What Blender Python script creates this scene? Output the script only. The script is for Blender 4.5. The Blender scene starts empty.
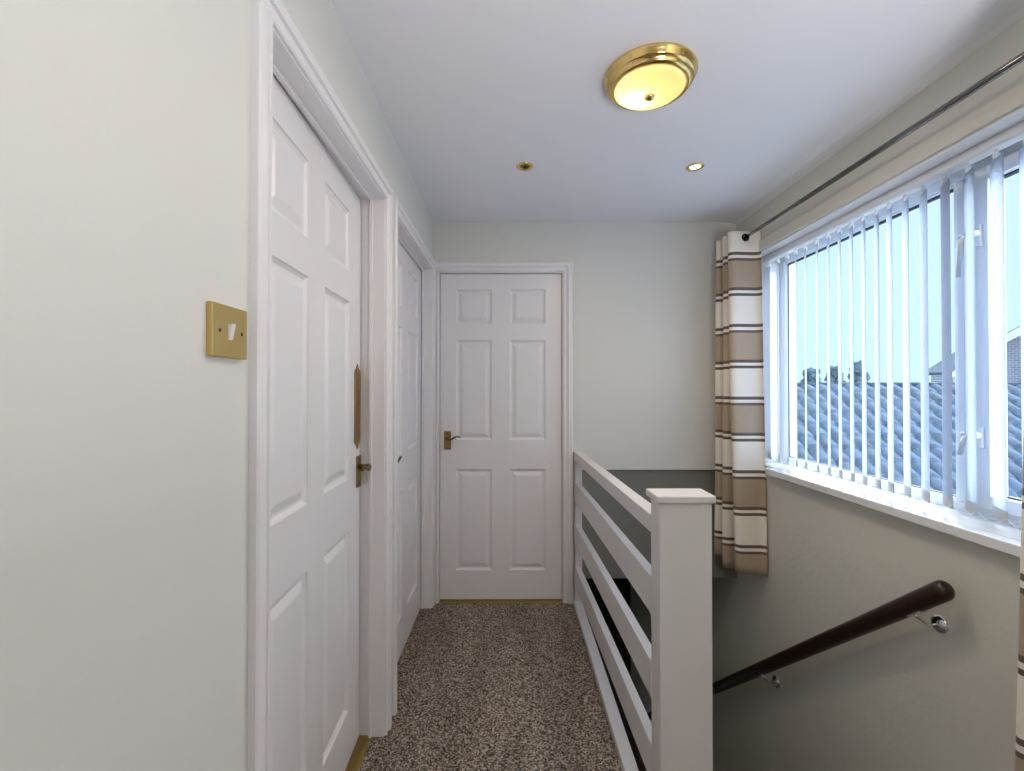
import bpy, bmesh, math, random
from mathutils import Vector, Matrix
random.seed(7)
R = math.radians
SC = bpy.context.scene
COL = SC.collection
PI = math.pi

# ------------------------------------------------------------------ materials
def new_mat(name):
    m = bpy.data.materials.new(name); m.use_nodes = True
    return m, m.node_tree.nodes, m.node_tree.links, m.node_tree.nodes['Principled BSDF']

def paint(name, col, rough=0.5, bump=0.0, scale=60, metal=0.0, detail=3, var=0.0, dist=0.002, coat=0.0):
    m, n, l, b = new_mat(name)
    b.inputs['Base Color'].default_value = (*col, 1)
    b.inputs['Roughness'].default_value = rough
    b.inputs['Metallic'].default_value = metal
    if coat: b.inputs['Coat Weight'].default_value = coat
    if bump or var:
        tc = n.new('ShaderNodeTexCoord'); nz = n.new('ShaderNodeTexNoise')
        nz.inputs['Scale'].default_value = scale; nz.inputs['Detail'].default_value = detail
        l.new(tc.outputs['Object'], nz.inputs['Vector'])
        if bump:
            bp = n.new('ShaderNodeBump'); bp.inputs['Strength'].default_value = bump
            bp.inputs['Distance'].default_value = dist
            l.new(nz.outputs['Fac'], bp.inputs['Height']); l.new(bp.outputs['Normal'], b.inputs['Normal'])
        if var:
            r = n.new('ShaderNodeValToRGB')
            r.color_ramp.elements[0].position = .3; r.color_ramp.elements[1].position = .7
            r.color_ramp.elements[0].color = (*[c * (1 - var) for c in col], 1)
            r.color_ramp.elements[1].color = (*[min(1, c * (1 + var)) for c in col], 1)
            l.new(nz.outputs['Fac'], r.inputs['Fac']); l.new(r.outputs['Color'], b.inputs['Base Color'])
    return m

WALL = paint('wall_paint', (.70, .69, .64), .6, .12, 90)
PAPER = paint('embossed_wall_paint', (.68, .66, .58), .55, .5, 38, detail=5, dist=.004)
CEIL = paint('ceiling_paint', (.86, .855, .875), .7, .05, 80)
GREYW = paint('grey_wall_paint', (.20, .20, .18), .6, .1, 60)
HALL_SHADE = paint('painted_hall_shade', (.03, .02, .014), .5, .1, 20)  # darkness of the unlit hall, put into the wall colour
GLOSS = paint('white_gloss', (.80, .775, .78), .32, .06, 30, dist=.001)
RAILW = paint('white_eggshell', (.70, .67, .65), .35, .05, 25, dist=.001)
UPVC = paint('white_plastic', (.78, .82, .86), .3)
SILLM = paint('sill_gloss', (.80, .81, .82), .15)
BRASS = paint('polished_brass', (.80, .58, .22), .16, metal=1)
SATIN = paint('satin_brass', (.62, .45, .17), .35, .1, 200, metal=1, dist=.0005)
OLDBR = paint('aged_brass', (.36, .25, .085), .34, .15, 120, metal=1, dist=.0005)
DARKBR = paint('dark_brass', (.16, .11, .05), .3, metal=1)
DARKM = paint('dark_metal', (.03, .028, .025), .35, metal=.6)
CHROME = paint('chrome', (.8, .8, .82), .1, metal=1)
RODM = paint('gunmetal_rod', (.20, .195, .185), .16, metal=1)
BLACK = paint('black_gap', (.01, .01, .01), .6)
RUBBER = paint('dark_gasket', (.02, .03, .05), .5)
SCREW = paint('screw_recess', (.03, .025, .015), .4)
ROCKER = paint('rocker_white', (.75, .75, .78), .25)

def wood():
    m, n, l, b = new_mat('dark_mahogany')
    tc = n.new('ShaderNodeTexCoord'); mp = n.new('ShaderNodeMapping'); mp.inputs['Scale'].default_value = (40, 5, 5)
    nz = n.new('ShaderNodeTexNoise'); nz.inputs['Scale'].default_value = 6; nz.inputs['Detail'].default_value = 6
    r = n.new('ShaderNodeValToRGB')
    r.color_ramp.elements[0].color = (.006, .0025, .0018, 1); r.color_ramp.elements[1].color = (.035, .012, .006, 1)
    l.new(tc.outputs['Object'], mp.inputs['Vector']); l.new(mp.outputs['Vector'], nz.inputs['Vector'])
    l.new(nz.outputs['Fac'], r.inputs['Fac']); l.new(r.outputs['Color'], b.inputs['Base Color'])
    b.inputs['Roughness'].default_value = .3
    return m
WOOD = wood()

def carpet():
    m, n, l, b = new_mat('carpet_twist')
    tc = n.new('ShaderNodeTexCoord')
    nz = n.new('ShaderNodeTexNoise'); nz.inputs['Scale'].default_value = 210; nz.inputs['Detail'].default_value = 4
    nz.inputs['Roughness'].default_value = .7
    n2 = n.new('ShaderNodeTexNoise'); n2.inputs['Scale'].default_value = 1.0; n2.inputs['Detail'].default_value = 3
    mp = n.new('ShaderNodeMapping'); mp.inputs['Scale'].default_value = (7, 1.3, 1); l.new(tc.outputs['Object'], mp.inputs['Vector'])
    r = n.new('ShaderNodeValToRGB'); e = r.color_ramp.elements
    e[0].position = .30; e[0].color = (.060, .047, .036, 1)
    e[1].position = .72; e[1].color = (.56, .47, .385, 1)
    x = e.new(.5); x.color = (.21, .170, .135, 1)
    mx = n.new('ShaderNodeMixRGB'); mx.blend_type = 'MULTIPLY'; mx.inputs['Fac'].default_value = .35
    vo = n.new('ShaderNodeTexVoronoi'); vo.inputs['Scale'].default_value = 190; sp = n.new('ShaderNodeSeparateColor')
    l.new(tc.outputs['Object'], vo.inputs['Vector']); l.new(vo.outputs['Color'], sp.inputs['Color'])
    av = n.new('ShaderNodeMath'); av.operation = 'MULTIPLY_ADD'; av.inputs[1].default_value = .45; l.new(sp.outputs['Red'], av.inputs[0]); l.new(nz.outputs['Fac'], av.inputs[2])
    sb = n.new('ShaderNodeMath'); sb.operation = 'SUBTRACT'; sb.inputs[1].default_value = .225; l.new(av.outputs[0], sb.inputs[0])
    l.new(tc.outputs['Object'], nz.inputs['Vector']); l.new(mp.outputs['Vector'], n2.inputs['Vector'])
    l.new(sb.outputs[0], r.inputs['Fac'])
    r2 = n.new('ShaderNodeValToRGB'); r2.color_ramp.elements[0].position = .38; r2.color_ramp.elements[0].color = (.35, .35, .36, 1); r2.color_ramp.elements[1].position = .6; r2.color_ramp.elements[1].color = (1, 1, 1, 1); l.new(n2.outputs['Fac'], r2.inputs['Fac'])
    l.new(r.outputs['Color'], mx.inputs['Color1']); l.new(r2.outputs['Color'], mx.inputs['Color2'])
    l.new(mx.outputs['Color'], b.inputs['Base Color'])
    bp = n.new('ShaderNodeBump'); bp.inputs['Strength'].default_value = .5; bp.inputs['Distance'].default_value = .006
    l.new(nz.outputs['Fac'], bp.inputs['Height']); l.new(bp.outputs['Normal'], b.inputs['Normal'])
    b.inputs['Roughness'].default_value = .95
    b.inputs['Specular IOR Level'].default_value = .1
    return m
CARPET = carpet()

def glass():
    m = bpy.data.materials.new('window_glass'); m.use_nodes = True
    n = m.node_tree.nodes; l = m.node_tree.links; n.clear()
    o = n.new('ShaderNodeOutputMaterial'); mix = n.new('ShaderNodeMixShader')
    t = n.new('ShaderNodeBsdfTransparent'); t.inputs['Color'].default_value = (.93, .97, .98, 1)
    g = n.new('ShaderNodeBsdfGlossy'); g.inputs['Roughness'].default_value = .02
    f = n.new('ShaderNodeLayerWeight'); f.inputs['Blend'].default_value = .5
    pw = n.new('ShaderNodeMath'); pw.operation = 'POWER'; pw.inputs[1].default_value = 5; l.new(f.outputs['Facing'], pw.inputs[0])
    ml = n.new('ShaderNodeMath'); ml.operation = 'MULTIPLY_ADD'; ml.inputs[1].default_value = .6; ml.inputs[2].default_value = .02; l.new(pw.outputs[0], ml.inputs[0])
    l.new(ml.outputs[0], mix.inputs['Fac']); l.new(t.outputs['BSDF'], mix.inputs[1]); l.new(g.outputs['BSDF'], mix.inputs[2])
    l.new(mix.outputs['Shader'], o.inputs['Surface'])
    return m
GLASS = glass()

def translucent(name, col, fac, bump=0.0, scale=250):
    m = bpy.data.materials.new(name); m.use_nodes = True
    n = m.node_tree.nodes; l = m.node_tree.links; n.clear()
    o = n.new('ShaderNodeOutputMaterial'); mix = n.new('ShaderNodeMixShader')
    d = n.new('ShaderNodeBsdfDiffuse'); d.inputs['Color'].default_value = (*col, 1)
    t = n.new('ShaderNodeBsdfTranslucent'); t.inputs['Color'].default_value = (*col, 1)
    mix.inputs['Fac'].default_value = fac
    l.new(d.outputs['BSDF'], mix.inputs[1]); l.new(t.outputs['BSDF'], mix.inputs[2])
    l.new(mix.outputs['Shader'], o.inputs['Surface'])
    if bump:
        tc = n.new('ShaderNodeTexCoord'); v = n.new('ShaderNodeTexVoronoi'); v.inputs['Scale'].default_value = scale
        bp = n.new('ShaderNodeBump'); bp.inputs['Strength'].default_value = bump; bp.inputs['Distance'].default_value = .002
        l.new(tc.outputs['Object'], v.inputs['Vector']); l.new(v.outputs['Distance'], bp.inputs['Height'])
        l.new(bp.outputs['Normal'], d.inputs['Normal']); l.new(bp.outputs['Normal'], t.inputs['Normal'])
    return m
SLAT = translucent('blind_fabric', (.67, .73, .84), .55, .4, 130)
SLATB = translucent('blind_weight_fabric', (.62, .63, .66), .2, .8, 130)
OPAL = translucent('opal_glass', (.95, .86, .68), .75)

def emit(name, col, s):
    m, n, l, b = new_mat(name)
    b.inputs['Base Color'].default_value = (*col, 1)
    b.inputs['Emission Color'].default_value = (*col, 1); b.inputs['Emission Strength'].default_value = s
    return m
BULB = emit('lit_bulb', (1, .86, .58), 4)

def curtain_mat():
    m, n, l, b = new_mat('striped_curtain_cloth')
    g = n.new('ShaderNodeNewGeometry'); s = n.new('ShaderNodeSeparateXYZ')
    l.new(g.outputs['Position'], s.inputs['Vector'])
    # stripes repeat every 0.40 m of drop
    a = n.new('ShaderNodeMath'); a.operation = 'SUBTRACT'; a.inputs[0].default_value = 2.052 + .4
    l.new(s.outputs['Z'], a.inputs[1])
    d = n.new('ShaderNodeMath'); d.operation = 'DIVIDE'; d.inputs[1].default_value = .40; l.new(a.outputs[0], d.inputs[0])
    fr = n.new('ShaderNodeMath'); fr.operation = 'FRACT'; l.new(d.outputs[0], fr.inputs[0])
    r = n.new('ShaderNodeValToRGB'); r.color_ramp.interpolation = 'CONSTANT'
    cream = (.86, .80, .70, 1); dark = (.12, .085, .068, 1); taupe = (.42, .32, .225, 1)
    stops = [(0, dark), (.042, cream), (.083, dark), (.120, taupe), (.49, dark), (.532, cream), (.572, dark), (.612, cream)]
    e = r.color_ramp.elements
    e[0].position = 0; e[0].color = dark; e[1].position = stops[1][0]; e[1].color = cream
    for p, c in stops[2:]:
        x = e.new(p); x.color = c
    l.new(fr.outputs[0], r.inputs['Fac']); l.new(r.outputs['Color'], b.inputs['Base Color'])
    b.inputs['Roughness'].default_value = .6
    b.inputs['Sheen Weight'].default_value = .2
    tc = n.new('ShaderNodeTexCoord')
    nz = n.new('ShaderNodeTexNoise'); nz.inputs['Scale'].default_value = 25; nz.inputs['Detail'].default_value = 3
    bp = n.new('ShaderNodeBump'); bp.inputs['Strength'].default_value = .3; bp.inputs['Distance'].default_value = .006
    l.new(tc.outputs['Object'], nz.inputs['Vector']); l.new(nz.outputs['Fac'], bp.inputs['Height'])
    l.new(bp.outputs['Normal'], b.inputs['Normal'])
    return m
CURT = curtain_mat()

def brick():
    m, n, l, b = new_mat('house_brick')
    tc = n.new('ShaderNodeTexCoord'); mp = n.new('ShaderNodeMapping'); mp.inputs['Rotation'].default_value = (PI / 2, 0, 0)
    t = n.new('ShaderNodeTexBrick'); t.inputs['Scale'].default_value = 3.5
    t.inputs['Color1'].default_value = (.22, .24, .33, 1); t.inputs['Color2'].default_value = (.16, .18, .26, 1)
    t.inputs['Mortar'].default_value = (.42, .45, .52, 1)
    l.new(tc.outputs['Object'], mp.inputs['Vector']); l.new(mp.outputs['Vector'], t.inputs['Vector'])
    l.new(t.outputs['Color'], b.inputs['Base Color']); b.inputs['Roughness'].default_value = .9
    return m
BRICK = brick()
TILE = paint('roof_tile', (.022, .050, .10), .8, .5, 6, var=.5, detail=5, dist=.01)
FASC = paint('fascia_white', (.75, .78, .82), .4)
LEAF = paint('tree_foliage', (.06, .11, .14), .8, .8, 6, var=.4, dist=.1)
TRUNK = paint('tree_bark', (.08, .06, .05), .9, .5, 10)
BOUNCE_GROUND = paint('bounce_ground', (.5, .5, .5), .95, .5, 3, var=.3)  # unseen ground, made pale to bounce daylight up through the window

# ------------------------------------------------------------------ mesh kit
WLOC = {}
class MB:
    def __init__(s): s.bm = bmesh.new()
    def box(s, x0, x1, y0, y1, z0, z1, bev=0.0, seg=2):
        t = bmesh.new()
        vs = [t.verts.new(p) for p in ((x0,y0,z0),(x1,y0,z0),(x1,y1,z0),(x0,y1,z0),(x0,y0,z1),(x1,y0,z1),(x1,y1,z1),(x0,y1,z1))]
        for f in ((0,3,2,1),(4,5,6,7),(0,1,5,4),(1,2,6,5),(2,3,7,6),(3,0,4,7)): t.faces.new([vs[i] for i in f])
        if bev: bmesh.ops.bevel(t, geom=t.edges[:], offset=bev, segments=seg, profile=.5, affect='EDGES')
        return s.add(t)
    def add(s, t, mat=None):
        if mat is not None: bmesh.ops.transform(t, matrix=mat, verts=t.verts[:])
        me = bpy.data.meshes.new('tmp'); t.to_mesh(me); t.free(); s.bm.from_mesh(me); bpy.data.meshes.remove(me)
        return s
    def tube(s, pts, r, seg=12, smooth=True):
        pts = [Vector(p) for p in pts]; rs = r if isinstance(r, (list, tuple)) else [r] * len(pts)
        rings = []; up = Vector((0, 0, 1)); prev = None
        for i, p in enumerate(pts):
            d = (pts[min(i + 1, len(pts) - 1)] - pts[max(i - 1, 0)]).normalized()
            if prev is None:
                a = d.cross(up)
                if a.length < .1: a = d.cross(Vector((1, 0, 0)))
            else: a = prev - d * prev.dot(d)
            a.normalize(); prev = a; b = d.cross(a)
            rings.append([s.bm.verts.new(p + (a * math.cos(2*PI*k/seg) + b * math.sin(2*PI*k/seg)) * rs[i]) for k in range(seg)])
        for i in range(len(rings) - 1):
            for k in range(seg):
                f = s.bm.faces.new((rings[i][k], rings[i][(k+1)%seg], rings[i+1][(k+1)%seg], rings[i+1][k])); f.smooth = smooth
        s.bm.faces.new(rings[0][::-1]); s.bm.faces.new(rings[-1])
        return s
    def lathe(s, prof, loc, axis='Z', seg=48, smooth=True):
        """prof: (radius, height) pairs, revolved about the axis through loc"""
        loc = Vector(loc); rings = []
        def P(r, h, a):
            c, n = math.cos(a) * r, math.sin(a) * r
            return loc + (Vector((c, n, h)) if axis == 'Z' else Vector((h, c, n)) if axis == 'X' else Vector((c, h, n)))
        for r, h in prof:
            rings.append([s.bm.verts.new(P(0, h, 0))] if r < 1e-6 else [s.bm.verts.new(P(r, h, 2*PI*k/seg)) for k in range(seg)])
        for A, B in zip(rings, rings[1:]):
            for k in range(seg):
                k2 = (k + 1) % seg
                if len(A) == 1 and len(B) == 1: continue
                if len(A) == 1: f = s.bm.faces.new((A[0], B[k], B[k2]))
                elif len(B) == 1: f = s.bm.faces.new((A[k], B[0], A[k2]))
                else: f = s.bm.faces.new((A[k], B[k], B[k2], A[k2]))
                f.smooth = smooth
        return s
    def grid(s, fn, nu, nv, smooth=True):
        V = [[s.bm.verts.new(fn(i / nu, j / nv)) for j in range(nv + 1)] for i in range(nu + 1)]
        for i in range(nu):
            for j in range(nv):
                f = s.bm.faces.new((V[i][j], V[i+1][j], V[i+1][j+1], V[i][j+1])); f.smooth = smooth
        return s
    def prism(s, poly, fn0, fn1):
        a = [s.bm.verts.new(fn0(*p)) for p in poly]; b = [s.bm.verts.new(fn1(*p)) for p in poly]
        s.bm.faces.new(a); s.bm.faces.new(b[::-1])
        for i in range(len(poly)):
            j = (i + 1) % len(poly); s.bm.faces.new((a[i], a[j], b[j], b[i]))
        return s
    def build(s, name, mat, parent=None, origin=None, recalc=True):
        bm = s.bm
        if recalc: bmesh.ops.recalc_face_normals(bm, faces=bm.faces[:])
        lo = Vector([min(v.co[i] for v in bm.verts) for i in range(3)]); hi = Vector([max(v.co[i] for v in bm.verts) for i in range(3)])
        c = Vector(origin) if origin else (lo + hi) / 2 if parent else Vector(((lo.x + hi.x)/2, (lo.y + hi.y)/2, lo.z))
        for v in bm.verts: v.co -= c
        me = bpy.data.meshes.new(name); bm.to_mesh(me); bm.free(); me.materials.append(mat)
        o = bpy.data.objects.new(name, me); COL.objects.link(o)
        WLOC[o.name] = c
        if parent: o.parent = parent; o.location = c - WLOC[parent.name]
        else: o.location = c
        return o

def empty(name, loc):
    o = bpy.data.objects.new(name, None); COL.objects.link(o); o.location = loc; o.empty_display_size = .05
    WLOC[o.name] = Vector(loc); return o
def tag(o, label, cat, group=None, kind=None):
    o['label'] = label; o['category'] = cat
    if group: o['group'] = group
    if kind: o['kind'] = kind
    return o
def struct(o, label, cat): return tag(o, label, cat, kind='structure')

# ------------------------------------------------------------------ dimensions (metres)
CAMZ, CEILZ = 1.288, 2.314
XL, XR, YE, YB = -.475, 1.38, 2.80, -1.6      # left wall, right wall, end wall, wall behind
LEAFX = -.545                                  # face of the leaves on the left wall
LOWZ = -2.535                                  # hall floor at the foot of the stairs

# ------------------------------------------------------------------ floor, ceiling, walls
m = MB(); m.box(-.66, .425, YB, YE + .17, -.25, 0); m.box(.425, XR, YB, 1.2, -.25, 0)
struct(m.build('floor', CARPET), 'brown and grey speckled twist pile carpet on the landing floor', 'floor')

m = MB()
prof = [(-.70, CEILZ), (1.285, CEILZ), (1.335, CEILZ - .003), (1.362, CEILZ - .009), (XR, CEILZ - .02), (1.62, CEILZ - .02), (1.62, CEILZ + .1), (-.70, CEILZ + .1)]
m.prism(prof, lambda x, z: (x, YB - .1, z), lambda x, z: (x, YE + .2, z))
struct(m.build('ceiling', CEIL), 'smooth white landing ceiling with a softly rounded edge by the window', 'ceiling')

D1 = (.898, 1.722); D2 = (1.893, 2.727); HEAD = 2.004; LIN = .03
m = MB()
for y0, y1, z0 in ((YB, D1[0]-LIN, 0), (D1[0]-LIN, D1[1]+LIN, HEAD+LIN), (D1[1]+LIN, D2[0]-LIN, 0), (D2[0]-LIN, D2[1]+LIN, HEAD+LIN), (D2[1]+LIN, YE, 0)):
    m.box(-.60, XL, y0, y1, z0, CEILZ)
m.box(-.70, -.66, YB, YE+.2, 0, CEILZ)   # unseen slab added behind the doors to stop sky light at the gaps
struct(m.build('wall_left', WALL), 'off-white painted wall with two white doors and the brass switch', 'wall')

D3 = (-.436, .313)
m = MB()
m.box(-.60, D3[0]-LIN, YE, YE+.12, 0, CEILZ); m.box(D3[0]-LIN, D3[1]+LIN, YE, YE+.12, HEAD+LIN, CEILZ)
m.box(D3[1]+LIN, .432, YE, YE+.12, 0, CEILZ); m.box(.432, XR, YE, YE+.12, .803, CEILZ)
m.box(-.66, .42, YE+.17, YE+.2, 0, CEILZ)  # hidden backing added to keep sky light out of the end door gaps
struct(m.build('wall_end', WALL), 'cream painted end wall beside the facing white door', 'wall')
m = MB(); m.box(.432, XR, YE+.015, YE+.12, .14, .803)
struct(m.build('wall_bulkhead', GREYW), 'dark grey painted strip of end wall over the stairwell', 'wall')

# right wall: window opening y WY0..WY1, z WZ0..WZ1
WY0, WY1, WZ0, WZ1 = .95, 2.62, .845, 2.055
m = MB()
m.box(XR, 1.62, YB, WY0, 0, CEILZ-.02); m.box(XR, 1.62, WY1, YE+.12, LOWZ, CEILZ-.02)
m.box(XR, 1.62, WY0, WY1, WZ1, CEILZ-.02); m.box(XR, 1.62, WY0, WY1, LOWZ, WZ0)
m.box(XR, 1.62, YB, WY0, LOWZ, 0); m.box(XR, 1.62, YE+.12, 5.33, LOWZ, .14)
m.box(XR-.012, XR, WY0-.2, YE, WZ1, 2.112, .002, 1)
struct(m.build('wall_right', PAPER), 'cream textured wall under and around the wide window above the stairs', 'wall')

m = MB(); m.box(-.62, 1.62, YB-.1, YB, 0, CEILZ)
struct(m.build('wall_rear', WALL), 'cream wall behind the viewer', 'wall')

# the stairwell below the landing
m = MB(); m.box(.30, .425, 1.2, 5.33, LOWZ, -.25); m.box(.30, .425, YE+.15, 5.33, -.25, .14)
struct(m.build('wall_stairwell', PAPER), 'plain wall under the landing edge on the left of the stairs', 'wall')
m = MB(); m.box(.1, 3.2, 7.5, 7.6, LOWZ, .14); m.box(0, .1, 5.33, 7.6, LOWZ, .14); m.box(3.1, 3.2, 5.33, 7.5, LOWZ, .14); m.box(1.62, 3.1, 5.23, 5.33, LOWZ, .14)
struct(m.build('wall_hall', HALL_SHADE), 'walls of the unlit hall at the foot of the stairs, its darkness put into their colour', 'wall')
m = MB(); m.box(.1, 3.2, 4.2, 7.6, LOWZ-.1, LOWZ)
struct(m.build('floor_hall', CARPET), 'carpet of the dark hall at the foot of the stairs', 'floor')
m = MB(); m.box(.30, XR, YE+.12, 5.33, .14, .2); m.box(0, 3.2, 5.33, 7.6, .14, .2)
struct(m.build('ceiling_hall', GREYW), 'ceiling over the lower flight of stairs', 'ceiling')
m = MB()
for i in range(12):
    z = -.195 * (i + 1); y = 1.2 + .235 * i
    m.box(.425, XR, y, y + .235 + .02, z - .25 if i < 11 else LOWZ, z, .006, 1)
struct(m.build('staircase', CARPET), 'carpeted stairs going down beside the landing below the window', 'stairs')

# ------------------------------------------------------------------ doors
PANEL_U = [(.130, .425), (.572, .867)]
PANEL_Z = [(.177, .793), (.972, 1.583), (1.685, 1.896)]
def leaf_mesh(u0, u1, P, panels=PANEL_U, h=1.991, zb=.010):
    """moulded six panel leaf; P(u, z, d) maps to the world, d out of the face"""
    m = MB(); w = u1 - u0
    U = [u0] + [u0 + w * a for p in panels for a in p] + [u1]
    Z = [zb] + [zb + a for p in PANEL_Z for a in p] + [zb + h]
    bm = m.bm
    quad = lambda pts: bm.faces.new([bm.verts.new(P(*p)) for p in pts])
    rings = [(0, 0), (.002, -.005), (.011, -.011), (.018, -.0115), (.038, -.003), (.043, -.002)]
    for i in range(5):
        for j in range(7):
            a, b, c, d = U[i], U[i+1], Z[j], Z[j+1]
            if i % 2 and j % 2:
                R0 = lambda o, t: [(a+o, c+o, t), (b-o, c+o, t), (b-o, d-o, t), (a+o, d-o, t)]
                for (o1, t1), (o2, t2) in zip(rings, rings[1:]):
                    A, B = R0(o1, t1), R0(o2, t2)
                    for k in range(4): quad([A[k], A[(k+1) % 4], B[(k+1) % 4], B[k]])
                quad(R0(*rings[-1]))
            else: quad([(a, c, 0), (b, c, 0), (b, d, 0), (a, d, 0)])
    t = -.038
    quad([(u0, Z[0], t), (u1, Z[0], t), (u1, Z[-1], t), (u0, Z[-1], t)])
    c = [(u0, Z[0]), (u1, Z[0]), (u1, Z[-1]), (u0, Z[-1])]
    for k in range(4):
        p, q = c[k], c[(k+1) % 4]; quad([(*p, 0), (*q, 0), (*q, t), (*p, t)])
    bmesh.ops.remove_doubles(bm, verts=bm.verts[:], dist=1e-5)
    return m

ARCH = [(0, 0), (0, .009), (.004, .0125), (.010, .0125), (.0125, .007), (.026, .011), (.029, .0175), (.034, .019), (.053, .018), (.057, .014), (.057, 0)]
def architrave(u0, u1, top, P, lo=-9, hi=9):
    m = MB(); bm = m.bm
    rows = []
    for a, t in ARCH:
        cl = lambda u: min(max(u, lo), hi)
        rows.append([bm.verts.new(P(*p)) for p in ((cl(u0-a), 0, t), (cl(u0-a), top+a, t), (cl(u1+a), top+a, t), (cl(u1+a), 0, t))])
    for A, B in zip(rows, rows[1:]):
        for k in range(3): bm.faces.new((A[k], A[k+1], B[k+1], B[k]))
    bm.faces.new([r[0] for r in rows]); bm.faces.new([r[3] for r in rows])
    return m

def pbox(m, P, u0, u1, z0, z1, t0, t1, bev=0):
    a, b = Vector(P(u0, z0, t0)), Vector(P(u1, z1, t1))
    return m.box(min(a.x, b.x), max(a.x, b.x), min(a.y, b.y), max(a.y, b.y), min(a.z, b.z), max(a.z, b.z), bev)

def door(name, u, leaf_u, P, depth, label, lo=-9, hi=9, panels=PANEL_U, ajar=0.0):
    """P(u, z, t): t = 0 on the wall face, positive into the landing; the leaf face sits at -depth"""
    u0, u1 = u
    base = empty(name, P((u0+u1)/2, 0, -depth)); struct(base, label, 'door')
    PL = lambda a, z, d: P(a, z, d - depth - ajar * (a - u0))   # ajar: the leaf leans into the room from its hinge side
    leaf_mesh(leaf_u[0], leaf_u[1], PL, panels).build('door_leaf', GLOSS, base)
    m = MB()
    pbox(m, P, u0-LIN, u0, 0, HEAD+LIN, -.124, .002); pbox(m, P, u1, u1+LIN, 0, HEAD+LIN, -.124, .002); pbox(m, P, u0, u1, HEAD, HEAD+LIN, -.124, .002)
    f = m.build('door_lining', GLOSS, base)
    if depth > .05:
        m = MB(); s = .011
        pbox(m, P, u0, u0+s, 0, HEAD, -depth+.004, -.043, .001); pbox(m, P, u1-s, u1, 0, HEAD, -depth+.004, -.043, .001); pbox(m, P, u0+s, u1-s, HEAD-s, HEAD, -depth+.004, -.043, .001)
        m.build('door_stop', GLOSS, f)
    architrave(u0-.005, u1+.005, HEAD+.005, P, lo, hi).build('architrave', GLOSS, base)
    if name == 'door_2': return base, PL
    m = MB(); a, b = (-depth-.04, -depth+.016) if ajar else (-depth-.03, -depth+.030)
    poly = [(a, 0), (a, .003), (a+.012, .007), (b-.012, .007), (b, .002), (b, 0)]
    m.prism(poly, lambda t, z: P(u0+.001, z, t), lambda t, z: P(u1-.001, z, t))
    m.build('threshold_strip', OLDBR, base)
    return base, PL

PLEFT = lambda u, z, t: (XL + t, u, z)
PEND = lambda u, z, t: (u, YE - t, z)

def lever_handle(base, PL, u, z, du, w=.044, h=.114, metal=OLDBR, curl=.006):
    """short backplate with a scrolled lever pointing to u + du"""
    m = MB(); pbox(m, PL, u-w/2, u+w/2, z-h*.64, z+h*.36, 0, .007, .002)
    plate = m.build('lever_handle', metal, base)
    m = MB()
    m.tube([PL(u, z, .006), PL(u, z, .020), PL(u, z, .038)], [.011, .009, .010], 14)
    pts = []
    for i in range(11):
        k = i / 10
        pts.append(PL(u + du*k, z + curl*math.sin(k*2*PI)*-1 + (.004*k), .044 + .004*math.sin(k*PI)))
    m.tube([PL(u, z, .034), PL(u, z, .046)] , .011, 14)
    m.tube(pts, [.0075 - .004*(i/10) for i in range(10)] + [.0045], 12)
    m.build('lever', DARKBR, plate)
    m = MB()
    for dz in (h*.36-.012, -h*.64+.012):
        m.lathe([(0, 0), (.004, 0), (.004, .0015), (0, .0022)], (0, 0, 0), seg=14)
        # move the last screw onto the plate
        vs = [v for v in m.bm.verts if not v.tag]
        for v in vs:
            q = v.co.copy(); v.co = Vector(PL(u + q.x, z + dz + q.y, .007 + q.z)); v.tag = True
    m.build('fixing_screw', SCREW, plate)
    return plate

a0, a1 = D1[0] + .003, D1[1] - .006
d1p = [((u - a0) / (a1 - a0), (v - a0) / (a1 - a0)) for u, v in ((1.012, 1.240), (1.356, 1.588))]
d1, P1 = door('door_1', D1, (a0, a1), PLEFT, .058, 'nearest white six panel door with a brass finger plate, standing a touch ajar', panels=d1p, ajar=.036)
d2, P2 = door('door_2', D2, (D2[0]+.003, D2[1]-.003), PLEFT, .057, 'narrow looking white panel door on the left between the other two', hi=YE-.001)
d3, P3 = door('door_3', D3, (D3[0]+.003, D3[1]-.003), PEND, .022, 'white six panel door facing the viewer at the landing end', lo=XL+.001)
lever_handle(d1, P1, 1.690, 1.007, -.10, metal=OLDBR)
lever_handle(d2, P2, 1.950, .985, .10, metal=OLDBR)
lever_handle(d3, P3, -.389, .996, .085, metal=OLDBR, curl=.008)
# finger plate with pointed ends on the nearest door
m = MB(); a, b, z0, z1 = 1.642, 1.712, 1.073, 1.383; c = (a+b)/2
out = [(a, z0+.03), (a+.008, z0+.022), (c-.014, z0+.016), (c, z0), (c+.014, z0+.016), (b-.008, z0+.022), (b, z0+.03),
       (b, z1-.03), (b-.008, z1-.022), (c+.014, z1-.016), (c, z1), (c-.014, z1-.016), (a+.008, z1-.022), (a, z1-.03)]
inn = [(c+(u-c)*.78, (z0+z1)/2+(z-(z0+z1)/2)*.95) for u, z in out]
bm = m.bm; A = [bm.verts.new(P1(u, z, 0)) for u, z in out]; B = [bm.verts.new(P1(u, z, .003)) for u, z in out]; C = [bm.verts.new(P1(u, z, .0055)) for u, z in inn]
for X, Y in ((A, B), (B, C)):
    for i in range(14): bm.faces.new((X[i], X[(i+1) % 14], Y[(i+1) % 14], Y[i]))
bm.faces.new(C); bm.faces.new(A[::-1])
m.build('finger_plate', OLDBR, d1)

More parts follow.
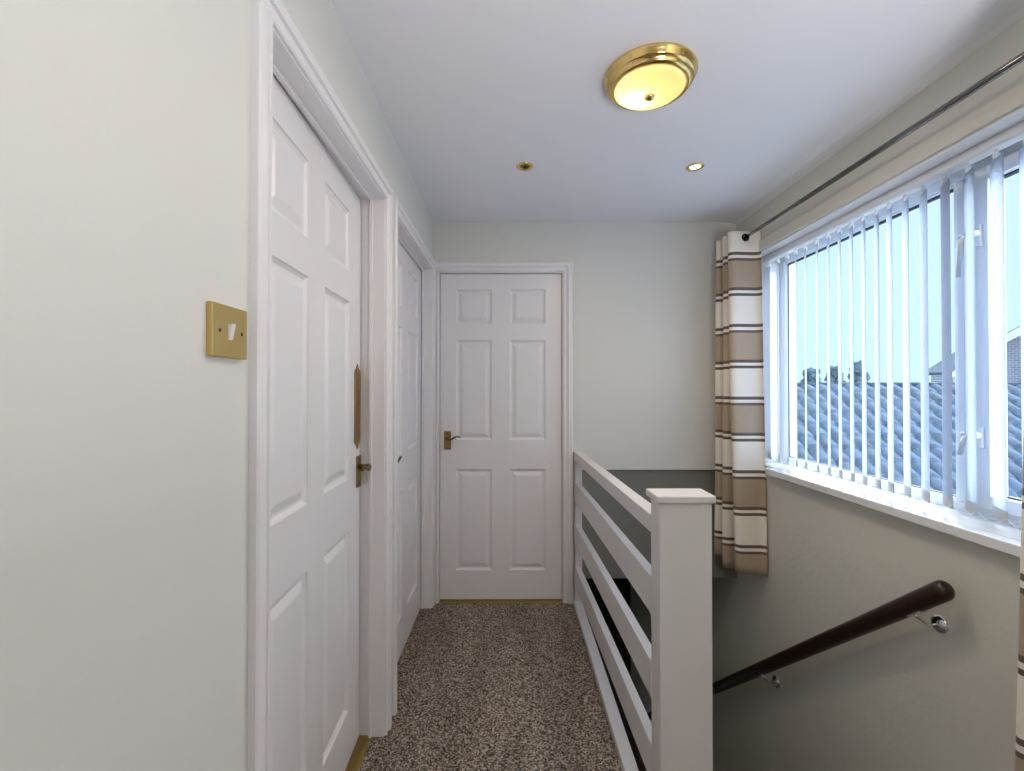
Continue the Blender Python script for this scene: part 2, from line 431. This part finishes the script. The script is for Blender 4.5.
# ------------------------------------------------------------------ light switch
sw = empty('light_switch', (XL, .765, 1.341)); tag(sw, 'square brass light switch on the left wall beside the nearest door frame', 'light switch')
m = MB(); m.box(XL, XL+.010, .716, .811, 1.341, 1.427, .0015); m.build('switch_plate', SATIN, sw)
m = MB(); m.prism([(XL+.009, 1.371), (XL+.011, 1.371), (XL+.0165, 1.397), (XL+.009, 1.397)], lambda x, z: (x, .757, z), lambda x, z: (x, .767, z))
m.build('rocker', ROCKER, sw)
for y in (.735, .795):
    m = MB(); m.lathe([(0, .0105), (.0032, .0105), (.0036, .0095), (.0036, .008)], (XL, y, 1.384), 'X', 16); m.build('screw', SCREW, sw)

# ------------------------------------------------------------------ ceiling light and downlights
LX, LY = .452, 1.490
cl = empty('ceiling_light', (LX, LY, CEILZ)); tag(cl, 'round polished brass flush ceiling light with a glowing cream glass bowl', 'ceiling light')
m = MB(); m.lathe([(0, 0), (.145, 0), (.147, -.003), (.147, -.008), (.142, -.012), (.139, -.024), (.136, -.027), (.131, -.028), (.129, -.038), (.126, -.041), (.114, -.045), (.111, -.042), (.111, -.02), (0, -.02)], (LX, LY, CEILZ), seg=72)
m.build('brass_rim', BRASS, cl)
m = MB(); m.lathe([(.1105, -.042)] + [(.1105*math.cos(a), -.042-.026*math.sin(a)) for a in [PI/2*k/10 for k in range(1, 11)]], (LX, LY, CEILZ), seg=64)
m.build('glass_bowl', OPAL, cl)
m = MB(); m.lathe([(0, -.082), (.008, -.0805), (.014, -.077), (.018, -.071), (.017, -.068), (0, -.066)], (LX, LY, CEILZ), seg=24)
m.build('finial', BRASS, cl)
def downlight(x, y, label, lit):
    d = empty('downlight', (x, y, CEILZ)); tag(d, label, 'downlight', 'recessed ceiling downlights')
    m = MB(); m.lathe([(.040, 0), (.0405, -.002), (.037, -.005), (.029, -.006), (.025, -.003), (.024, -.0005)], (x, y, CEILZ), seg=36)
    m.build('brass_ring', BRASS, d)
    if lit:
        m = MB(); m.lathe([(0, -.006), (.012, -.0055), (.020, -.004), (.024, -.001)], (x, y, CEILZ), seg=30); m.build('lamp', BULB, d)
    else:
        m = MB(); m.lathe([(0, -.009), (.010, -.0085), (.017, -.006), (.0235, -.001)], (x, y, CEILZ), seg=30); m.build('eyeball', OLDBR, d)
        m = MB(); m.lathe([(0, -.0105), (.007, -.010), (.0115, -.0085), (.012, -.007)], (x + .002, y - .003, CEILZ), seg=24); m.build('lamp', DARKM, d)
downlight(.064, 2.098, 'small unlit brass downlight above the facing door', False)
downlight(.845, 2.10, 'small glowing brass downlight nearer the window', True)

# ------------------------------------------------------------------ window
win = empty('window_1', (1.565, 1.785, .878)); struct(win, 'wide white framed window over the stairs looking onto a tiled roof', 'window')
FX0, FX1 = 1.53, 1.60; ZB, ZT = .878, WZ1; MY0, MY1 = 1.505, 1.575
m = MB()
m.box(FX0, FX1, WY1-.042, WY1, ZB, ZT, .003); m.box(FX0, FX1, WY0, WY0+.045, ZB, ZT, .003)
m.box(FX0, FX1, WY0+.045, WY1-.042, ZT-.055, ZT, .003); m.box(FX0, FX1, WY0+.045, WY1-.042, ZB, ZB+.033, .003)
fr = m.build('window_frame', UPVC, win)
m = MB(); m.box(FX0, FX1, MY0, MY1, ZB+.033, ZT-.055, .003); m.build('mullion', UPVC, win)
# fixed pane with dark gasket
g = (MY1, WY1-.042, ZB+.033, ZT-.055)
m = MB(); a = .008
m.box(1.536, 1.556, g[0], g[0]+.013, g[2], g[3], .002); m.box(1.536, 1.556, g[1]-.006, g[1], g[2], g[3], .002)
m.box(1.536, 1.556, g[0]+.013, g[1]-.006, g[2], g[2]+.006, .002); m.box(1.536, 1.556, g[0]+.013, g[1]-.006, g[3]-.008, g[3], .002)
m.build('glazing_bead', UPVC, win)
m = MB(); q = (g[0]+.013, g[1]-.006, g[2]+.006, g[3]-.008); t = .006
m.box(1.545, 1.557, q[0], q[0]+t*.6, q[2], q[3]); m.box(1.545, 1.557, q[1]-t, q[1], q[2], q[3]); m.box(1.545, 1.557, q[0]+t*.6, q[1]-t, q[2], q[2]+t*.6); m.box(1.545, 1.557, q[0]+t*.6, q[1]-t, q[3]-t*1.4, q[3])
m.build('gasket', RUBBER, win)
m = MB(); m.box(1.550, 1.556, q[0], q[1], q[2], q[3]); m.build('glass_pane', GLASS, win)
# casement
m = MB(); s = (WY0+.043, MY0+.004, ZB+.030, ZT-.052); w = .058
m.box(1.512, 1.57, s[1]-w, s[1]-.003, s[2], s[3], .003); m.box(1.512, 1.57, s[0], s[0]+w, s[2], s[3], .003)
m.box(1.512, 1.57, s[0]+w, s[1]-w, s[2], s[2]+.045, .003); m.box(1.512, 1.57, s[0]+w, s[1]-w, s[3]-.045, s[3], .003)
sash = m.build('casement_sash', UPVC, win)
m = MB(); q = (s[0]+w, s[1]-w, s[2]+.045, s[3]-.045); t = .005
m.box(1.535, 1.555, q[0], q[0]+t, q[2], q[3]); m.box(1.535, 1.555, q[1]-t, q[1], q[2], q[3]); m.box(1.535, 1.555, q[0]+t, q[1]-t, q[2], q[2]+t); m.box(1.535, 1.555, q[0]+t, q[1]-t, q[3]-t, q[3])
m.build('gasket', RUBBER, sash)
m = MB(); m.box(1.545, 1.551, q[0], q[1], q[2], q[3]); m.build('glass_pane', GLASS, sash)
for z, ln in ((1.785, .125), (1.135, .06)):
    y = MY0 - .028
    m = MB(); m.box(1.502, 1.512, y-.012, y+.012, z-.035, z+.035, .003)
    hb = m.build('window_handle', UPVC, sash)
    m = MB(); m.lathe([(0, -.028), (.009, -.026), (.011, -.018), (.011, 0)], (1.503, y, z+.008), 'X', 20)
    m.tube([(1.482, y+.002, z+.006), (1.478, y+.018, z-.004), (1.476, y+.026, z-.02), (1.474, y+.033, z-ln)], [.009, .0085, .0075, .006], 12)
    m.tube([(1.486, y, z+.008), (1.488, y+.04, z+.01)], [.008, .006], 10)
    m.build('lever', UPVC, hb)
m = MB(); m.box(1.338, XR+.002, WY0+.001, 2.425, .8452, ZB, .004); m.box(XR+.002, FX0, WY0+.001, WY1-.001, .8452, ZB)
m.build('window_sill', SILLM, win)
m = MB(); m.box(XR-.001, FX0, WY0+.010, WY1-.010, WZ1-.010, WZ1-.0005, .002); m.box(XR-.001, FX0, WY1-.010, WY1-.0005, ZB, WZ1-.0005, .002); m.box(XR-.001, FX0, WY0+.0005, WY0+.010, ZB, WZ1-.0005, .002)
m.build('reveal_lining', SILLM, win)

# ------------------------------------------------------------------ vertical blind
bl = empty('vertical_blind', (1.46, 1.785, .9)); tag(bl, 'white vertical blind with tilted fabric slats hanging in the window', 'blind')
m = MB()
m.prism([(1.438, 2.044), (1.438, 2.018), (1.444, 2.012), (1.478, 2.012), (1.482, 2.018), (1.482, 2.044)], lambda x, z: (x, WY0+.03, z), lambda x, z: (x, WY1-.012, z))
m.build('headrail', UPVC, bl)
TH = R(28); WS = .089
ys = [2.585, 2.505, 2.425, 2.350, 2.274, 2.1875, 2.109, 2.037, 1.966, 1.898, 1.829, 1.767, 1.695, 1.620, 1.538, 1.459, 1.373, 1.292, 1.213, 1.135, 1.058, .99]
BX = 1.46
def slat_surface(z0, z1, off, nz):
    def fn(u, v):
        a = (u - .5) * WS; bow = .002 * (1 - (2*u-1)**2)
        return (BX + a*math.sin(TH) - bow*math.cos(TH) + off*math.cos(TH), a*math.cos(TH) + bow*math.sin(TH) - off*math.sin(TH), z0 + (z1-z0)*v)
    return fn
def make_slat():
    m = MB(); m.grid(slat_surface(.935, 1.985, 0, 1), 8, 10)
    bmesh.ops.solidify(m.bm, geom=m.bm.faces[:], thickness=.0008)
    s = m.build('slat', SLAT, bl)
    m = MB(); m.grid(slat_surface(.899, .935, .0012, 1), 8, 2); m.grid(slat_surface(.899, .935, -.0012, 1), 8, 2)
    m.build('bottom_weight', SLATB, s, recalc=False)
    m = MB(); m.box(BX-.010, BX+.010, -.004, .004, 1.983, 2.000, .001); m.box(BX-.004, BX+.004, -.003, .003, 1.998, 2.014)
    m.tube([(BX, 0, 1.995), (BX, 0, 2.014)], .004, 8)
    m.build('slat_hanger', UPVC, s)
    return s
proto = make_slat()
base_y = proto.location.y
for i, y in enumerate(ys):
    if i == 0: s = proto
    else:
        s = proto.copy(); COL.objects.link(s); s.parent = bl
        for ch in proto.children:
            c = ch.copy(); COL.objects.link(c); c.parent = s
    s.location.y = y - WLOC[bl.name].y
    s.rotation_euler.z = 0
m = MB()
for side in (-1, 1):
    pts = []
    for y0, y1 in zip(ys, ys[1:]):
        x = BX + side * WS/2 * math.sin(TH) ; d = side * WS/2 * math.cos(TH)
        for k in range(7):
            f = k / 7; pts.append((x - .002*side, (y0 + d*.9) + (y1-y0)*f, .914 - .022*math.sin(PI*f)))
    m.tube(pts, .0011, 5)
    for p in pts[::1]:
        bmesh.ops.create_icosphere(m.bm, subdivisions=1, radius=.0021, matrix=Matrix.Translation(p))
m.build('bead_chain', UPVC, bl)

# ------------------------------------------------------------------ curtain rod and curtains
RX, RZ = 1.298, 2.133
rod = empty('curtain_rod', (RX, 1.7, RZ)); tag(rod, 'dark metal telescopic curtain rod above the window', 'curtain rod')
m = MB(); m.tube([(RX, .55, RZ), (RX, 2.055, RZ)], 0.0104, 24); m.build('outer_tube', RODM, rod)
m = MB(); m.tube([(RX, 2.055, RZ), (RX, 2.775, RZ)], .0088, 24); m.build('inner_tube', RODM, rod)
m = MB(); m.lathe([(.0088, 0), (.016, .001), (.020, .008), (.018, .016), (.010, .021), (0, .022)], (RX, 2.772, RZ), 'Y', 24); m.build('finial', RODM, rod)
for y in (2.74, .60):
    m = MB(); m.lathe([(0, -.004), (.024, -.004), (.024, 0), (0, 0)], (XR, y, RZ), 'X', 20) ; m.tube([(XR-.003, y, RZ), (RX+.010, y, RZ)], .007, 12); m.build('bracket', RODM, rod)

def curtain(name, y0, step, nhalf, sgn, label, zb, ztop=2.168, flare=.12, seed=1, shift=0.0):
    """eyelet curtain; y0 = first panel, folds run along sgn*Y"""
    rnd = random.Random(seed)
    ph = [rnd.uniform(-.35, .35) for _ in range(nhalf + 2)]
    root = empty(name, (RX, y0, zb)); tag(root, label, 'curtain', 'striped eyelet curtains')
    A = .078
    def fn(u, v):
        t = u * nhalf; k = min(int(t), nhalf - 1); z = ztop + (zb - ztop) * v
        amp = A * (1 + .05 * math.sin(3*v + 1.3*t)) ; st = step * (1 + flare * v)
        sq = math.cos(PI * t); sq = math.copysign(abs(sq) ** .72, sq)
        x = RX - .003 + amp * sq + .006 * v * math.sin(5*v + 2.1*t)
        y = y0 + sgn * (st * t + .012 * math.sin(2*PI*t) * (1 - .4*v) - shift * v)
        y += .010 * v * math.sin(2.2*t + ph[0] * 3 + 4*v)
        x = min(x, XR - .006)
        return (x, y, z + (.012 * math.sin(1.7*t) * v))
    H = ztop - zb
    rows = [0, .012] + [(ztop - RZ - .022 + .044*i/12) for i in range(13)] + [.07 + (H - .07)*i/44 for i in range(45)]
    V = [r / H for r in rows]
    m = MB(); m.grid(lambda u, v: fn(u, V[round(v * (len(V) - 1))]), nhalf * 40, len(V) - 1)
    # the cloth is open inside each eyelet, where the rod passes
    hole = [f for f in m.bm.faces if (lambda c: math.hypot(c.x - RX, c.z - RZ))(f.calc_center_median()) < .0155]
    bmesh.ops.delete(m.bm, geom=hole, context='FACES')
    c = m.build('curtain_cloth', CURT, root)
    sm = c.modifiers.new('thickness', 'SOLIDIFY'); sm.thickness = .0025; sm.offset = 0
    for k in range(nhalf):
        p = Vector(fn((k + .5) / nhalf, (ztop - RZ) / (ztop - zb)))
        m = MB(); prof = [(.0165 + .0065*math.cos(a), .0042*math.sin(a)) for a in [2*PI*i/10 for i in range(11)]]
        m.lathe(prof, (RX, p.y, RZ), 'Y', 28)
        m.build('eyelet', DARKM, root)
    return root
curtain('curtain', 2.520, .038, 5, 1, 'striped cream and brown curtain gathered in the corner left of the window', .290, shift=.06, flare=.55, seed=3)
curtain('curtain', 1.080, .040, 6, -1, 'striped curtain at the right edge of the photo, beside the sill end', .290, shift=.090, flare=.3, seed=5)

# ------------------------------------------------------------------ balustrade
ba = empty('balustrade', (.45, 2.0, 0)); tag(ba, 'white painted balustrade with a square newel and four wide rails', 'balustrade')
NX0, NX1, NY0, NY1 = .414, .561, 1.285, 1.366
m = MB(); m.box(NX0, NX1, NY0, NY1, -.25, .974, .003); nw = m.build('newel_post', RAILW, ba)
m = MB(); m.box(.403, .569, 1.274, 1.380, .973, .994, .004, 3); m.build('newel_cap', RAILW, nw)
for z0, z1 in ((.866, .919), (.627, .737), (.379, .488), (.130, .241)):
    m = MB(); bm = m.bm; T = .046 if z1 > .9 else .031
    # rails run from the newel to the wall batten, drifting slightly
    v = [bm.verts.new(p) for p in ((.413, 1.364, z0), (.413+T, 1.364, z0), (.381+T, 2.80, z0-.004), (.381, 2.80, z0-.004), (.413, 1.364, z1), (.413+T, 1.364, z1), (.381+T, 2.80, z1-.004), (.381, 2.80, z1-.004))]
    for f in ((0,3,2,1),(4,5,6,7),(0,1,5,4),(1,2,6,5),(2,3,7,6),(3,0,4,7)): bm.faces.new([v[i] for i in f])
    bmesh.ops.bevel(bm, geom=bm.edges[:], offset=.0025, segments=2, profile=.5, affect='EDGES')
    m.build('top_rail' if z1 > .9 else 'rail', RAILW, ba)
m = MB(); m.box(.384, .424, 2.757, 2.799, 0, .90, .002); m.build('wall_batten', RAILW, ba)
m = MB(); m.box(.376, .424, 1.286, 2.795, -.02, .028, .003); m.build('floor_edge_strip', RAILW, ba)

# ------------------------------------------------------------------ stair handrail
hr = empty('stair_handrail', (1.31, 2.2, 0)); tag(hr, 'dark wooden handrail sloping down the wall below the window', 'handrail')
H0, H1 = Vector((1.312, 1.399, .680)), Vector((1.312, 4.55, -1.94))
d = (H1 - H0).normalized(); n = Vector((0, -d.z, d.y)); sx = Vector((1, 0, 0))
m = MB(); bm = m.bm; rings = []
L = (H1 - H0).length
def rail_ring(p, k):
    r = []
    for i in range(20):
        a = 2*PI*i/20; r.append(bm.verts.new(p + (sx * math.cos(a) * .027 + n * math.sin(a) * .030) * k))
    return r
for off, k in [(-.022, .25), (-.020, .55), (-.014, .82), (-.006, .96), (.004, 1)] + [(L*i/12, 1) for i in range(1, 13)]:
    rings.append(rail_ring(H0 + d*off, k))
for A, B in zip(rings, rings[1:]):
    for i in range(20):
        f = bm.faces.new((A[i], A[(i+1) % 20], B[(i+1) % 20], B[i])); f.smooth = True
bm.faces.new(rings[0][::-1]); bm.faces.new(rings[-1])
m.build('rail', WOOD, hr)
for y in (1.510, 2.43, 3.6):
    p = H0 + d * ((y - H0.y) / d.y); q = p - n*.029
    zw = q.z - .030
    m = MB(); m.lathe([(0, -.012), (.013, -.012), (.026, -.007), (.031, -.001), (.031, 0)], (XR, y-.024, zw), 'X', 28)
    m.tube([(XR-.008, y-.024, zw), (XR-.035, y-.025, zw-.004), (1.318, y-.012, zw+.018), (1.312, y, q.z+.002)], [.006, .0058, .0055, .006], 12)
    t = bmesh.new(); bmesh.ops.create_cube(t, size=1)
    bmesh.ops.scale(t, vec=(.022, .062, .004), verts=t.verts[:])
    m.add(t, Matrix.Translation(q) @ Matrix.Rotation(math.atan2(d.z, d.y), 4, 'X'))
    br = m.build('bracket', CHROME, hr)

# ------------------------------------------------------------------ outside
gr = MB(); gr.box(1.9, 70, -10, 70, -3.3, -3.0); struct(gr.build('ground', BOUNCE_GROUND), 'ground outside between the houses', 'ground')
# neighbouring roof: slopes down towards us, ridge running left to right
RY, RZT, SL = 9.0, 1.385, .68
nb = empty('neighbour_building', (10, 7, -3)); tag(nb, 'low neighbouring building with a blue grey corrugated tile roof', 'building')
m = MB()
X0, X1 = 3.9, 10.2
def roof_fn(u, v):
    x = X0 + (X1 - X0) * u; dist = v * 5.6
    cx = (x / .28) % 1.0; wave = .055 * (abs(math.sin(PI * cx)) ** .8)
    row = (dist / .32) % 1.0
    lift = .035 * row
    return (x, RY - dist * .83, RZT - dist * .83 * SL + wave + lift)
NU, NV = 22*9, 17*6
bm = m.bm; V = [[bm.verts.new(roof_fn(i/NU, min(.9999, j/NV))) for j in range(NV+1)] for i in range(NU+1)]
for i in range(NU):
    for j in range(NV): bm.faces.new((V[i][j], V[i+1][j], V[i+1][j+1], V[i][j+1])).smooth = False
m.build('tile_roof', TILE, nb)
m = MB(); pts = []
for k in range(21):
    x = X0 + k*.3; m.tube([(x, RY, RZT-.02), (x+.28, RY, RZT-.025), (x+.305, RY, RZT-.02)], [.075, .07, .078], 12)
m.build('ridge_tiles', TILE, nb)
m = MB(); m.prism([(4.5, -3), (9, -3), (9, RZT-.12), (4.5, RZT-.12-4.5*SL)], lambda y, z: (X0+.15, y, z), lambda y, z: (X1-.15, y, z)); m.build('brick_walls', BRICK, nb)

def house(name, x0, x1, y0, y1, eave, ridge, label):
    h = empty(name, ((x0+x1)/2, (y0+y1)/2, -3)); tag(h, label, 'house')
    xm = (x0+x1)/2
    m = MB(); m.prism([(x0, -3), (x1, -3), (x1, eave), (xm, ridge), (x0, eave)], lambda x, z: (x, y0, z), lambda x, z: (x, y1, z)); m.build('brick_walls', BRICK, h)
    m = MB(); t = .16
    k = (ridge-eave)/(xm-x0); o = .35
    m.prism([(x0-o, eave-o*k), (xm, ridge), (x1+o, eave-o*k), (x1+o, eave-o*k+t), (xm, ridge+t), (x0-o, eave-o*k+t)], lambda x, z: (x, y0-.3, z+.04), lambda x, z: (x, y1+.3, z+.04)); m.build('roof', TILE, h)
    m = MB()
    m.prism([(x0-o-.02, eave-o*k-.14), (xm, ridge-.14), (x1+o+.02, eave-o*k-.14), (x1+o+.02, eave-o*k+.12), (xm, ridge+.14), (x0-o-.02, eave-o*k+.12)], lambda x, z: (x, y0-.36, z+.04), lambda x, z: (x, y0-.30, z+.04)); m.build('bargeboard', FASC, h)
    wx = x0 + (x1-x0)*.3; wz = eave - 1.5
    m = MB(); m.box(wx, wx+1.4, y0-.05, y0+.02, wz, wz+1.2); f = m.build('window', FASC, h)
    m = MB(); m.box(wx+.1, wx+.65, y0-.07, y0-.04, wz+.1, wz+1.1); m.box(wx+.75, wx+1.3, y0-.07, y0-.04, wz+.1, wz+1.1); m.build('pane', RUBBER, f)
    return h
hb = house('brick_house', 16.6, 23.6, 11.0, 17.0, 2.85, 5.2, 'brick house with white bargeboards at the right edge of the window view')
hb.rotation_euler.z = R(-45)
house('distant_house', 27.0, 34.0, 28, 29.5, 2.4, 4.6, 'small distant house with a white gable seen beyond the tiled roof')

def tree(x, y, zt, w, label, seed):
    rnd = random.Random(seed)
    t = empty('tree', (x, y, -3)); tag(t, label, 'tree', 'trees beyond the tiled roof')
    m = MB(); m.tube([(x, y, -3), (x+.1, y, 0), (x, y, zt-.6)], [.35, .25, .06], 8); m.build('trunk', TRUNK, t)
    m = MB()
    for i in range(170):
        k = rnd.random(); z = -.5 + (zt + .5) * k; rr = w * (1 - k*.75) * math.sqrt(rnd.random()); a = rnd.uniform(0, 2*PI)
        bmesh.ops.create_icosphere(m.bm, subdivisions=1, radius=rnd.uniform(.14, .32), matrix=Matrix.Translation((x+rr*math.cos(a), y+rr*math.sin(a), z)) @ Matrix.Rotation(rnd.uniform(0, 3), 4, 'X') @ Matrix.Diagonal((1, 1.3, .55, 1)))
    m.build('foliage', LEAF, t)
tree(19.6, 30, 2.5, 1.1, 'leftmost and lowest of three dark trees behind the roof ridge', 1)
tree(23.6, 33.4, 2.9, 1.1, 'middle tree of the three behind the roof ridge', 2)
tree(28.0, 37, 3.5, 1.1, 'rightmost and tallest of three dark trees behind the roof ridge', 3)

# ------------------------------------------------------------------ sky and lights
w = bpy.data.worlds.new('sky'); SC.world = w; w.use_nodes = True
n = w.node_tree.nodes; l = w.node_tree.links; bg = n['Background']
bg.inputs['Color'].default_value = (.66, .87, .97, 1); bg.inputs['Strength'].default_value = 1.2

def light(name, kind, loc, energy, col, rot=(0, 0, 0), **kw):
    d = bpy.data.lights.new(name, kind); d.energy = energy; d.color = col
    for k, v in kw.items(): setattr(d, k, v)
    o = bpy.data.objects.new(name, d); COL.objects.link(o); o.location = loc; o.rotation_euler = rot
    return o
def aim(o, direction): o.rotation_euler = Vector(direction).to_track_quat('-Z', 'Y').to_euler()
s = light('overcast_daylight', 'SUN', (6, 2, 6), 29.0, (.89, .93, 1), angle=R(160)); aim(s, (-1, -.35, -.15))
light('ceiling_light_bulb', 'POINT', (LX-.03, LY+.03, CEILZ-.036), .6, (1, .80, .48), shadow_soft_size=.012)
b = light('ceiling_light_glow', 'AREA', (LX, LY, CEILZ-.095), 7, (1, .86, .66), shape='DISK', size=.2)
light('downlight_beam', 'SPOT', (.845, 2.10, CEILZ-.012), 6, (1, .84, .6), spot_size=R(110), spot_blend=.8, shadow_soft_size=.02)
light('ceiling_fill', 'AREA', (.86, -.22, 1.1), 26, (.95, .95, 1), rot=(PI, 0, 0), shape='DISK', size=.5)  # added fill lamp without a fitting, brightens the ceiling from out of view

# ------------------------------------------------------------------ camera
cam = bpy.data.cameras.new('camera'); co = bpy.data.objects.new('camera', cam); COL.objects.link(co)
co.location = (0, 0, CAMZ)
cam.sensor_fit = 'HORIZONTAL'; cam.sensor_width = 36; cam.lens = 36 * 460 / 1024
cam.clip_start = .02; cam.clip_end = 300
# level gaze pitched up half a degree
co.rotation_euler = (PI/2 + .0098, 0, -math.atan(1/460))
SC.camera = co
vs = SC.view_settings
vs.view_transform = 'Standard'; vs.look = 'None'; vs.gamma = 1; vs.use_curve_mapping = False; vs.exposure = 0.0
